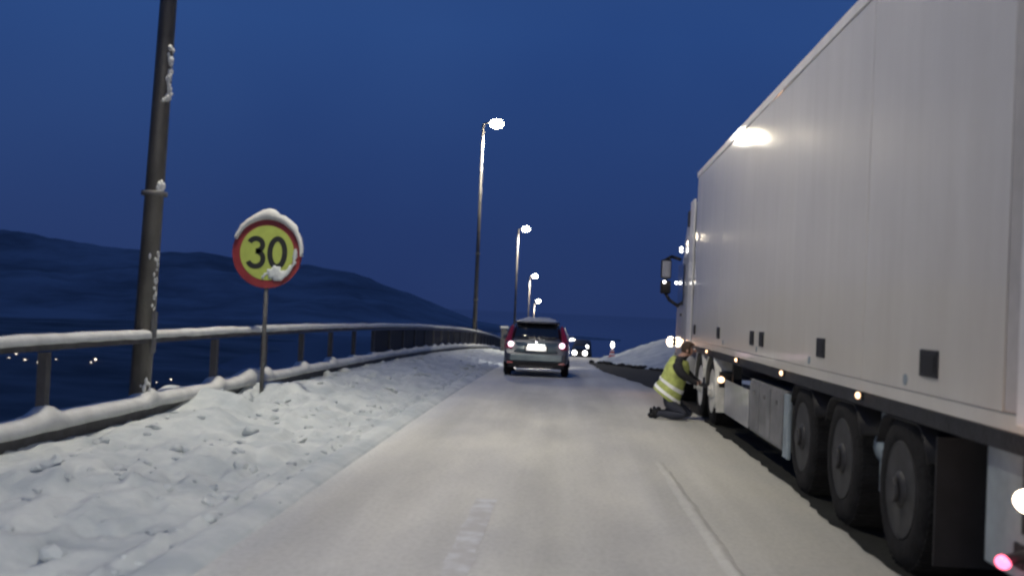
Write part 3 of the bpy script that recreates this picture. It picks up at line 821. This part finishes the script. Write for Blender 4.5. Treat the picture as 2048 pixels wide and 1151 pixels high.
for (x, y, z) in ((2.125, 20.6, 2.86), (2.125, 20.6, 2.80), (2.10, 21.05, 2.20), (1.87, 21.10, 2.21)):
    bm = BM(); lens(bm, (x, y, z), .026, (1, 1, 1)); T('cab_glint', bm, 'headlight', cab)  # reflections on cab side and mirrors, built as small glowing beads
bm = BM(); box(bm, 2.18, 4.6, 21.45, 21.62, .32, .85); T('front_bumper', bm, 'cab_grey', bevel=.05)
bm = BM(); lens(bm, (2.07, 21.42, 1.03), .085, (.9, .8, 1.15), 3); T('corner_hazard_lamp', bm, 'warm_white')
bm = BM(); box(bm, 2.08, 2.2, 21.36, 21.50, .96, 1.10); T('lamp_housing', bm, 'black')
bm = BM()
for z in (.42, .78): box(bm, 2.14, 2.4, 20.9, 21.3, z, z + .04)
T('step', bm, 'galv')
# hazard light glow on nearby snow
dl = bpy.data.lights.new('hazard_glow', 'POINT'); dl.energy = 7; dl.color = (1, .5, .25); dl.shadow_soft_size = .06
o = bpy.data.objects.new('hazard_glow', dl); COL.objects.link(o); o.location = (1.95, 21.5, 1.03)
dl = bpy.data.lights.new('hazard_glow_rear', 'POINT'); dl.energy = 3; dl.color = (1, .5, .25); dl.shadow_soft_size = .06
o = bpy.data.objects.new('hazard_glow_rear', dl); COL.objects.link(o); o.location = (1.99, 4.9, .78)

# ------------------------------------------------------------------ cars
def car_body(bm, secs):
    """secs: (y, half width, z bottom, z waist, z top, half width top)"""
    rings = []
    for (y, w, z0, zw, z1, wt) in secs:
        P = [(w * .90, z0), (w * .985, z0 + .10), (w, (z0 + zw) / 2), (w * .985, zw - .02), (w * .955, zw + .015)]
        h = z1 - zw
        if h > .08:
            P += [((w * .955) * (1 - q) + wt * q, zw + .02 + (h - .10) * q) for q in (.33, .66, 1.0)]
            P += [(wt * .95, z1 - .035), (wt * .80, z1 - .008), (wt * .4, z1 + .004)]
        else:
            P += [(w * .93, zw + .02), (w * .9, zw + .025), (w * .86, zw + .03 + h * .2), (w * .8, z1 - h * .2), (w * .6, z1), (w * .3, z1 + .003)]
        rings.append([bm.verts.new((x, y, z)) for x, z in P] + [bm.verts.new((-x, y, z)) for x, z in reversed(P)])
    n = len(rings[0])
    for a, b in zip(rings[:-1], rings[1:]):
        for i in range(n): bm.faces.new((a[i], a[(i + 1) % n], b[(i + 1) % n], b[i])).smooth = True
    bm.faces.new(rings[0]); bm.faces.new(rings[-1][::-1])
CX, CY = -.757, 26.2
car = thing('silver_car', 'dark silver hatchback driving ahead with snow on its roof and brake lights on', 'car', (CX, CY, D(26.2) - .01))
car.rotation_euler = (-math.atan(.0008 * 17.5), 0, 0)
bm = BM()
car_body(bm, [(.0, .74, .36, .52, .56, .60), (.03, .775, .30, .56, .60, .60), (.10, .79, .27, .86, .93, .60), (.16, .80, .27, .88, .98, .58),
              (.28, .81, .26, .90, 1.20, .56), (.42, .815, .25, .90, 1.365, .55), (.60, .82, .25, .90, 1.385, .56), (1.4, .825, .24, .90, 1.40, .58),
              (2.3, .825, .24, .90, 1.36, .56), (2.95, .82, .24, .90, 1.02, .56), (3.5, .80, .25, .84, .88, .5), (3.9, .72, .27, .66, .70, .5), (4.0, .62, .34, .52, .55, .4)])
body = obj('body', bm, 'car_paint', car); sb_ = body.modifiers.new('s', 'SUBSURF'); sb_.levels = 1; sb_.render_levels = 2
def quadpatch(bm, P, n, dy=-.008):
    """P: polyline rows [(y,z,halfwidth)] -> curved slab across the car's back"""
    rows = []
    for (y, z, w) in P:
        rows.append([bm.verts.new((w * (2 * i / n - 1), y + dy + .05 * (2 * i / n - 1) ** 4, z)) for i in range(n + 1)])
    for a, b in zip(rows[:-1], rows[1:]):
        for i in range(n): bm.faces.new((a[i], a[i + 1], b[i + 1], b[i])).smooth = True
bm = BM(); quadpatch(bm, [(.135, .93, .60), (.20, 1.06, .585), (.29, 1.20, .56), (.345, 1.29, .53)], 12, -.03)
rw = obj('rear_window', bm, 'glass', car); s_ = rw.modifiers.new('s', 'SOLIDIFY'); s_.thickness = .02
bm = BM(); quadpatch(bm, [(.22, 1.345, .56), (.24, 1.375, .55), (.42, 1.39, .55)], 10, -.03); o = obj('roof_spoiler', bm, 'car_paint', car); s_ = o.modifiers.new('s', 'SOLIDIFY'); s_.thickness = .03
bm = BM(); box(bm, -.66, .66, -.035, .05, .385, .56); obj('bumper', bm, 'car_lower', car, bevel=.03)
bm = BM(); box(bm, -.70, .70, -.02, .06, .22, .375); obj('bumper_skirt', bm, 'black', car, bevel=.02)
bm = BM(); box(bm, -.40, .42, -.032, -.015, .255, .275); obj('skirt_trim', bm, 'galv', car)
bm = BM(); quadpatch(bm, [(.02, .605, .60), (.075, .72, .62), (.095, .86, .62)], 10, -.035); hatch = obj('tailgate', bm, 'car_lower', car); s_ = hatch.modifiers.new('s', 'SOLIDIFY'); s_.thickness = .02
bm = BM(); box(bm, -.285, .285, -.022, .02, .635, .775); pf = obj('plate_recess', bm, 'black', car, bevel=.006)
bm = BM(); box(bm, -.25, .25, -.030, -.023, .655, .760); obj('number_plate', bm, 'plate', pf, bevel=.003)
bm = BM(); box(bm, -.20, .20, -.045, -.01, .782, .80); obj('plate_light_bar', bm, 'chrome', car)
al = bpy.data.lights.new('plate_light', 'AREA'); al.shape = 'RECTANGLE'; al.size = .4; al.size_y = .02; al.energy = 1.3; al.color = (1, .97, .9)
ao = bpy.data.objects.new('plate_light', al); COL.objects.link(ao); ao.parent = car; ao.location = (0, -.10, .80)
ao.rotation_euler = Vector((0, .12, -.12)).to_track_quat('-Z', 'Y').to_euler()
for s in (-1, 1):
    bm = BM()       # tall tail lamp wrapping the rear pillar
    P = [(s * .60, .07, .68), (s * .775, .10, .70), (s * .785, .17, .88), (s * .735, .26, 1.02), (s * .665, .34, 1.22), (s * .61, .37, 1.30), (s * .585, .32, 1.22), (s * .62, .20, 1.02), (s * .63, .11, .88)]
    F = [bm.verts.new((x, y - .045, z)) for x, y, z in P]; B = [bm.verts.new((x * .99, y + .03, z)) for x, y, z in P]
    bm.faces.new(F); bm.faces.new(B[::-1])
    for i in range(len(P)): bm.faces.new((F[i], F[(i + 1) % len(P)], B[(i + 1) % len(P)], B[i]))
    tl = obj('tail_light', bm, 'red_lens', car, bevel=.006)
    bm = BM(); lens(bm, (s * .635, .045, .80), .068, (1, .55, 1), 3); obj('brake_lamp', bm, 'brake', tl)
    bm = BM(); box(bm, s * .64 - .07, s * .64 + .07, -.037, -.02, .33, .375); obj('rear_reflector', bm, 'reflector', car, bevel=.004)
    for y in (.72, 3.15):
        wheel(car, s * .82, y, .30, .30, .20, s, 'rim_dark', rr=.19, detail=False)
    bm = BM(); box(bm, min(s * .80, s * .98), max(s * .80, s * .98), 2.62, 2.72, .88, 1.0); obj('wing_mirror', bm, 'car_paint', car, bevel=.02)
    bm = BM(); V_ = [bm.verts.new(p) for p in ((s * .80, .75, .95), (s * .80, 2.7, .95), (s * .66, 2.25, 1.26), (s * .66, .85, 1.26))]; bm.faces.new(V_)
    o = obj('side_window', bm, 'glass', car); s_ = o.modifiers.new('s', 'SOLIDIFY'); s_.thickness = .02
bm = BM(); tube(bm, [Vector((.02, .10, .94)), Vector((.06, .13, 1.02)), Vector((.30, .125, .985))], .010, 8); lens(bm, (.02, .09, .95), .026); obj('rear_wiper', bm, 'galv', car)
bm = BM(); cyl(bm, (0, -.0, .87), (0, .04, .87), .035, .035, 20); obj('badge', bm, 'chrome', car)
bm = BM(); cyl(bm, (-.5, -.03, .215), (-.5, .3, .215), .03, .03, 14); obj('exhaust', bm, 'chrome', car)
bm = BM(); rows = []
for j in range(15):
    y = .30 + 1.8 * j / 14
    rows.append([bm.verts.new((.545 * t_, y, 1.375 + .028 * sstep((y - .3) / .6) - .05 * abs(t_) ** 5 + .075 * (1 - abs(t_) ** 4) * min(1, j / 1.5) * (1 + .5 * nz3(t_ * 3, y * 3)) )) for t_ in [i / 8 - 1 for i in range(17)]])
for a, b in zip(rows[:-1], rows[1:]):
    for i in range(16): bm.faces.new((a[i], a[i + 1], b[i + 1], b[i])).smooth = True
o = obj('roof_snow', bm, 'snow_cap', car); s_ = o.modifiers.new('s', 'SOLIDIFY'); s_.thickness = .02
for s in (-1, 1):
    bm = BM(); lens(bm, (s * .56, 3.9, .62), .09, (1, .6, .8)); obj('headlight', bm, 'headlight', car)
spot('headlight_beam', (0, 4.15, .62), (-.07, 1, -.05), 900, 75, (1, .96, .88), .08, .7, parent=car)

# oncoming car and van beyond the crest
def oncoming(name, label, cat, x, y, w, h, hl, hz, hr, m):
    t = thing(name, label, cat, (x, y, D(y)), PI)
    t.rotation_euler = (-.06, 0, PI)
    bm = BM()
    if cat == 'car':
        car_body(bm, [(.0, w * .9, .3, .6, .62, .4), (.1, w, .25, .70, .74, .4), (1.0, w, .24, .85, .9, .5), (1.6, w, .24, .88, h - .06, w * .7), (3.4, w, .24, .88, h, w * .7), (4.1, w * .95, .3, .85, .95, .5)])
    else:
        car_body(bm, [(.0, w * .9, .35, .9, .96, .6), (.15, w, .3, 1.05, 1.15, .6), (.9, w, .3, 1.1, h - .1, w * .88), (1.5, w, .3, 1.1, h, w * .9), (5.0, w, .3, 1.1, h, w * .9), (5.05, w * .95, .35, 1.1, h - .05, w * .88)])
    # front faces the camera: local -Y after the half turn would face away, so mirror
    for v in bm.verts: v.co.y = -v.co.y
    obj('body', bm, m, t)
    for s in (-1, 1):
        bm = BM(); lens(bm, (s * hl, .03, hz), hr, (1, .5, 1), 2); obj('headlight', bm, 'headlight', t)
        for yy in (.8, 3.2): 
            wheel(t, s * (w + .0), -yy, .3, .3, .2, s, 'rim_dark', rr=.19, detail=False)
    bm = BM(); z = 1.02 if cat == 'car' else 1.35
    V_ = [bm.verts.new(p) for p in ((-w * .75, -.95 if cat == 'car' else -.45, z), (w * .75, -.95 if cat == 'car' else -.45, z), (w * .62, -1.5 if cat == 'car' else -.95, h - .12), (-w * .62, -1.5 if cat == 'car' else -.95, h - .12))]
    bm.faces.new(V_); obj('windscreen', bm, 'glass', t)
    return t
def at_px(px, py, y):
    """lateral and height of the photo pixel on the plane at distance y"""
    c = Vector((px - 1024, -(py - 575.5), -FPX)); w_ = Q @ c
    return w_.x / w_.y * y, EYE + w_.z / w_.y * y
x_, z_ = at_px(1159.5, 705, 95)
oncoming('oncoming_car', 'oncoming car with bright headlights just right of the silver car', 'car', x_, 95, .74, 1.40, .47, z_ - D(95), .20, 'black')
x2, z2 = at_px(1167, 692.5, 106)
oncoming('oncoming_van', 'dark oncoming van following the oncoming car, its lamps seen higher up', 'van', x2, 106, .86, 2.0, .32, z2 - D(106), .17, 'black')

# warning cone with lamp by the right bank
xc_, _ = at_px(1223, 720, 45.0)
cn = thing('traffic_cone', 'red and white traffic cone carrying a lit lamp before the right snow bank', 'traffic cone', (xc_, 44.6, D(44.6) + max(0, right_h(xc_, 44.6))))
bm = BM(); box(bm, -.19, .19, -.19, .19, -.02, .03); obj('base', bm, 'black', cn, bevel=.01)
bm = BM()
for z0, z1, r0, r1, mi in ((.03, .13, .15, .12, 0), (.13, .21, .12, .098, 1), (.21, .29, .098, .076, 0), (.29, .36, .076, .06, 1), (.36, .42, .06, .045, 0)):
    cyl(bm, (0, 0, z0), (0, 0, z1), r0, r1, 20, cap=False, mi=mi)
obj('cone_body', bm, None, cn, mats=['cone_red', 'cone_white'])
bm = BM(); lens(bm, (0, 0, .55), .075, (.9, .6, 1.7), 3); obj('lamp', bm, 'headlight', cn)
# snow capped cabinet at the far rail
xk, zk = at_px(1009, 655, 58)
cb = thing('roadside_cabinet', 'small grey cabinet with snow on top at the far bend of the guard rail', 'cabinet', (xk, 58, D(58) + .2))
bm = BM(); box(bm, -.17, .17, -.15, .15, -.2, zk - D(58) - .26); obj('cabinet_body', bm, 'galv', cb, bevel=.01)
bm = BM(); box(bm, -.24, .24, -.2, .2, zk - D(58) - .255, zk - D(58) - .12); obj('snow_cap', bm, 'snow_cap', cb, bevel=.05)

# ------------------------------------------------------------------ town lights across the water
random.seed(5)
TOWN = [(18, 717, 1.5, 'brightest street light of the far shore, lowest in the left group'),
        (32, 708, 1.0, 'street light on the far shore above the brightest one'),
        (50, 720, 1.15, 'street light on the far shore, third from the left'),
        (77, 724, 1.15, 'street light on the far shore just left of the nearest rail post'),
        (5, 716, .7, 'faint reddish street light at the very left edge of the far shore'),
        (112, 718, .45, 'faint street light on the far shore right of the nearest rail post'),
        (191, 718, .9, 'lone street light on the far shore left of the tall lamp pole'),
        (182, 724, .5, 'dim small street light beside the lone far shore light'),
        (342, 758, .6, 'dim street light seen low between rails right of the tall lamp pole'),
        (313, 764, .4, 'faintest street light low behind the rail beside the tall lamp pole')]
for (px, py, r_, lb) in TOWN:
    y = 560.0; X_, Z_ = at_px(px, py, y)
    sc_ = (-38.0) / (Z_ - EYE) if Z_ < 0 else 1
    sc_ = min(2.0, max(.55, (-35.5 - EYE) / (Z_ - EYE)))
    y2 = y * sc_; X_, Z_ = at_px(px, py, y2)
    t = thing('far_street_light', lb, 'street light', (X_, y2, -41), 0, 'town lights on the far shore')
    bm = BM(); cyl(bm, (0, 0, -2), (0, 0, Z_ + 41), .16, .10, 8); obj('pole', bm, 'galv', t)
    bm = BM(); lens(bm, (0, 0, Z_ + 41), r_ * .62 * y2 / 560, (1, 1, .9), 2); obj('lamp', bm, 'town', t)

# ------------------------------------------------------------------ kneeling person
pr = thing('person', 'person in yellow hi-vis vest kneeling by the lorry wheel, reaching towards it', 'person', (1.57, 16.25, -.016), 0)
pr.rotation_euler = (0, 0, math.radians(-14))
def skin(name, verts, edges, radii, root, m, parent, sub=2, mats=None, pick=None):
    me = bpy.data.meshes.new(name); me.from_pydata([Vector(v) for v in verts], edges, [])
    o = bpy.data.objects.new(name, me); COL.objects.link(o)
    s = o.modifiers.new('skin', 'SKIN'); s.use_smooth_shade = True
    for i, r in enumerate(radii):
        me.skin_vertices[0].data[i].radius = r if isinstance(r, tuple) else (r, r)
        me.skin_vertices[0].data[i].use_root = (i == root)
    ss = o.modifiers.new('sub', 'SUBSURF'); ss.levels = sub; ss.render_levels = sub
    dg = bpy.context.evaluated_depsgraph_get()
    me2 = bpy.data.meshes.new_from_object(o.evaluated_get(dg)); o.modifiers.clear(); o.data = me2
    for x in (mats or [m]): me2.materials.append(M[x])
    for p in me2.polygons:
        p.use_smooth = True
        if pick: p.material_index = pick(p.center)
    o.parent = parent
    return o
# local frame: +X towards the lorry, Y along the road, Z up
Vb = [(0, 0, .30),                       # 0 pelvis
      (.05, 0, .46), (.09, 0, .62), (.14, 0, .80), (.17, 0, .92),   # 1..4 spine to neck base
      (.225, 0, .985), (.275, 0, 1.045), (.295, 0, 1.11),  # 5 neck, 6,7 head
      (.14, -.17, .86), (.20, -.24, .72), (.38, -.20, .60), (.47, -.17, .56),   # 8..11 near arm
      (.14, .17, .86), (.20, .24, .72), (.38, .18, .60), (.47, .14, .56),       # 12..15 far arm
      (.02, -.11, .24), (.30, -.14, .085), (.04, -.15, .075), (-.12, -.15, .09), (-.17, -.15, .04),      # 16..20 near leg
      (.02, .11, .24), (.34, .12, .085), (.06, .14, .075), (-.12, .14, .09), (-.17, .14, .04)]           # 21..25 far leg
Eb = [(0, 1), (1, 2), (2, 3), (3, 4), (4, 5), (5, 6), (6, 7), (3, 8), (8, 9), (9, 10), (10, 11), (3, 12), (12, 13), (13, 14), (14, 15),
      (0, 16), (16, 17), (17, 18), (18, 19), (19, 20), (0, 21), (21, 22), (22, 23), (23, 24), (24, 25)]
Rb = [.145, .13, .14, .155, .09, .055, .090, .075, .075, .058, .045, .034, .075, .058, .045, .034,
      .10, .070, .058, .048, .040, .10, .070, .058, .048, .040]
def pick(c):
    if c.z > .965: return 2
    if c.x > .45 and c.z > .4: return 2
    if c.z < .40 and c.x < .5: return 0
    return 1
skin('body', Vb, Eb, Rb, 0, 'trousers', pr, 2, ['trousers', 'jacket', 'skin'], pick)
for s, hx in ((-1, -.17), (1, .14)):      # hands: palm, four curled fingers, thumb
    bx0 = Vector((.47, hx, .56)); V_ = [bx0, bx0 + Vector((.045, 0, -.012)), bx0 + Vector((.085, 0, -.025))]; E_ = [(0, 1), (1, 2)]; R_ = [.022, (.030, .018), (.032, .016)]
    for k, (oy, L_) in enumerate(((-.030, .070), (-.010, .080), (.010, .076), (.030, .060))):
        b0 = len(V_); p0 = bx0 + Vector((.075, oy, -.02))
        V_ += [p0 + Vector((L_ * .35, 0, 0)), p0 + Vector((L_ * .75, 0, -.020)), p0 + Vector((L_ * .85, 0, -.045))]
        E_ += [(2, b0), (b0, b0 + 1), (b0 + 1, b0 + 2)]; R_ += [.0095, .009, .008]
    b0 = len(V_); V_ += [bx0 + Vector((.045, -s * .038, -.018)), bx0 + Vector((.075, -s * .052, -.036)), bx0 + Vector((.098, -s * .05, -.052))]
    E_ += [(1, b0), (b0, b0 + 1), (b0 + 1, b0 + 2)]; R_ += [.012, .0105, .0095]
    skin('hand', V_, E_, R_, 0, 'jacket', pr, 1)
# face details and hair
bm = BM()
lens(bm, (.27, 0, 1.085), .108, (1.02, .88, 1.0), 3)
for v in bm.verts:
    if v.co.x > .31 and v.co.z < 1.12: v.co.x = .31
    v.co += Vector((nz3(*(v.co * 22)[:]), nz3(*(v.co * 25)[:]), nz3(*(v.co * 21)[:]))) * .008
obj('hair', bm, 'hair', pr)
bm = BM(); lens(bm, (.375, 0, 1.05), .016, (1.2, .8, 1.5)); obj('nose', bm, 'skin', pr)
for s in (-1, 1):
    bm = BM(); lens(bm, (.27, s * .088, 1.05), .026, (.7, .4, 1.1)); obj('ear', bm, 'skin', pr)
    bm = BM(); lens(bm, (.362, s * .032, 1.078), .010); obj('eye', bm, 'band', pr)
bm = BM(); box(bm, .362, .372, -.024, .024, 1.005, 1.013); obj('mouth', bm, 'reflector', pr)
# boots
for s, hy in ((-1, -.15), (1, .14)):
    bm = BM(); lens(bm, (-.165, hy, .085), .062, (.85, .8, 1.35), 2); lens(bm, (-.22, hy, .055), .05, (1.3, .9, .9), 2); lens(bm, (-.235, hy, .12), .04, (.6, .95, 1.3), 2)
    obj('boot', bm, 'black', pr)
# vest: elliptical loft along the spine, open at the arms, bands around the waist
SP = [(-.035, .33, .215, .205), (-.01, .40, .205, .200), (.03, .50, .185, .185), (.065, .60, .178, .19), (.10, .70, .178, .20), (.13, .79, .172, .205), (.15, .87, .150, .19), (.17, .93, .115, .14)]
def vest_ring(t, off=0.0):
    k = min(len(SP) - 2, int(t)); q = t - k; a, b = SP[k], SP[k + 1]
    v = [a[i] + (b[i] - a[i]) * q for i in range(4)]
    tx, tz = b[0] - a[0], b[1] - a[1]; L_ = math.hypot(tx, tz); tx, tz = tx / L_, tz / L_
    out = []
    for i in range(32):
        an = 2 * PI * i / 32; w = 1 + .035 * nz3(math.cos(an) * 2.2, math.sin(an) * 2.2, t * 1.1) + .02 * nz3(math.cos(an) * 6, math.sin(an) * 6, t * 2)
        rx = (v[2] * w + off) * math.cos(an); ry = (v[3] * w + off) * math.sin(an)
        # lean the rings with the spine, hem dips towards the front
        out.append((v[0] + rx * tz, ry, v[1] - rx * tx * 1.0 - .30 * rx * (1 - t / 9)))
    return out
def vest_loft(bm, ts, off):
    rings = [[bm.verts.new(p) for p in vest_ring(t, off)] for t in ts]
    for a, b in zip(rings[:-1], rings[1:]):
        for i in range(32): bm.faces.new((a[i], a[(i + 1) % 32], b[(i + 1) % 32], b[i])).smooth = True
bm = BM(); vest_loft(bm, frange(0, 6.9, .23), 0); vest = obj('hi_vis_vest', bm, 'hi_vis', pr); s_ = vest.modifiers.new('s', 'SOLIDIFY'); s_.thickness = .006
for a, b in ((.55, 1.15), (1.95, 2.45)):
    bm = BM(); vest_loft(bm, frange(a, b, .1), .007); obj('reflective_band', bm, 'band', vest)
for s in (-1, 1):      # dark sleeve over each upper arm
    skin('sleeve', [(.12, s * .17, .87), (.20, s * .25, .72), (.33, s * .22, .62)], [(0, 1), (1, 2)], [.088, .072, .058], 0, 'jacket', pr, 2)

# ------------------------------------------------------------------ headlights of the car the photo is taken from
for s in (-.6, .6):
    spot('own_headlight', (-.35 + s, 1.2, .72), (-.10, 1, -.028), HEAD_W, 74, (1.0, .95, .86), .07, .9)
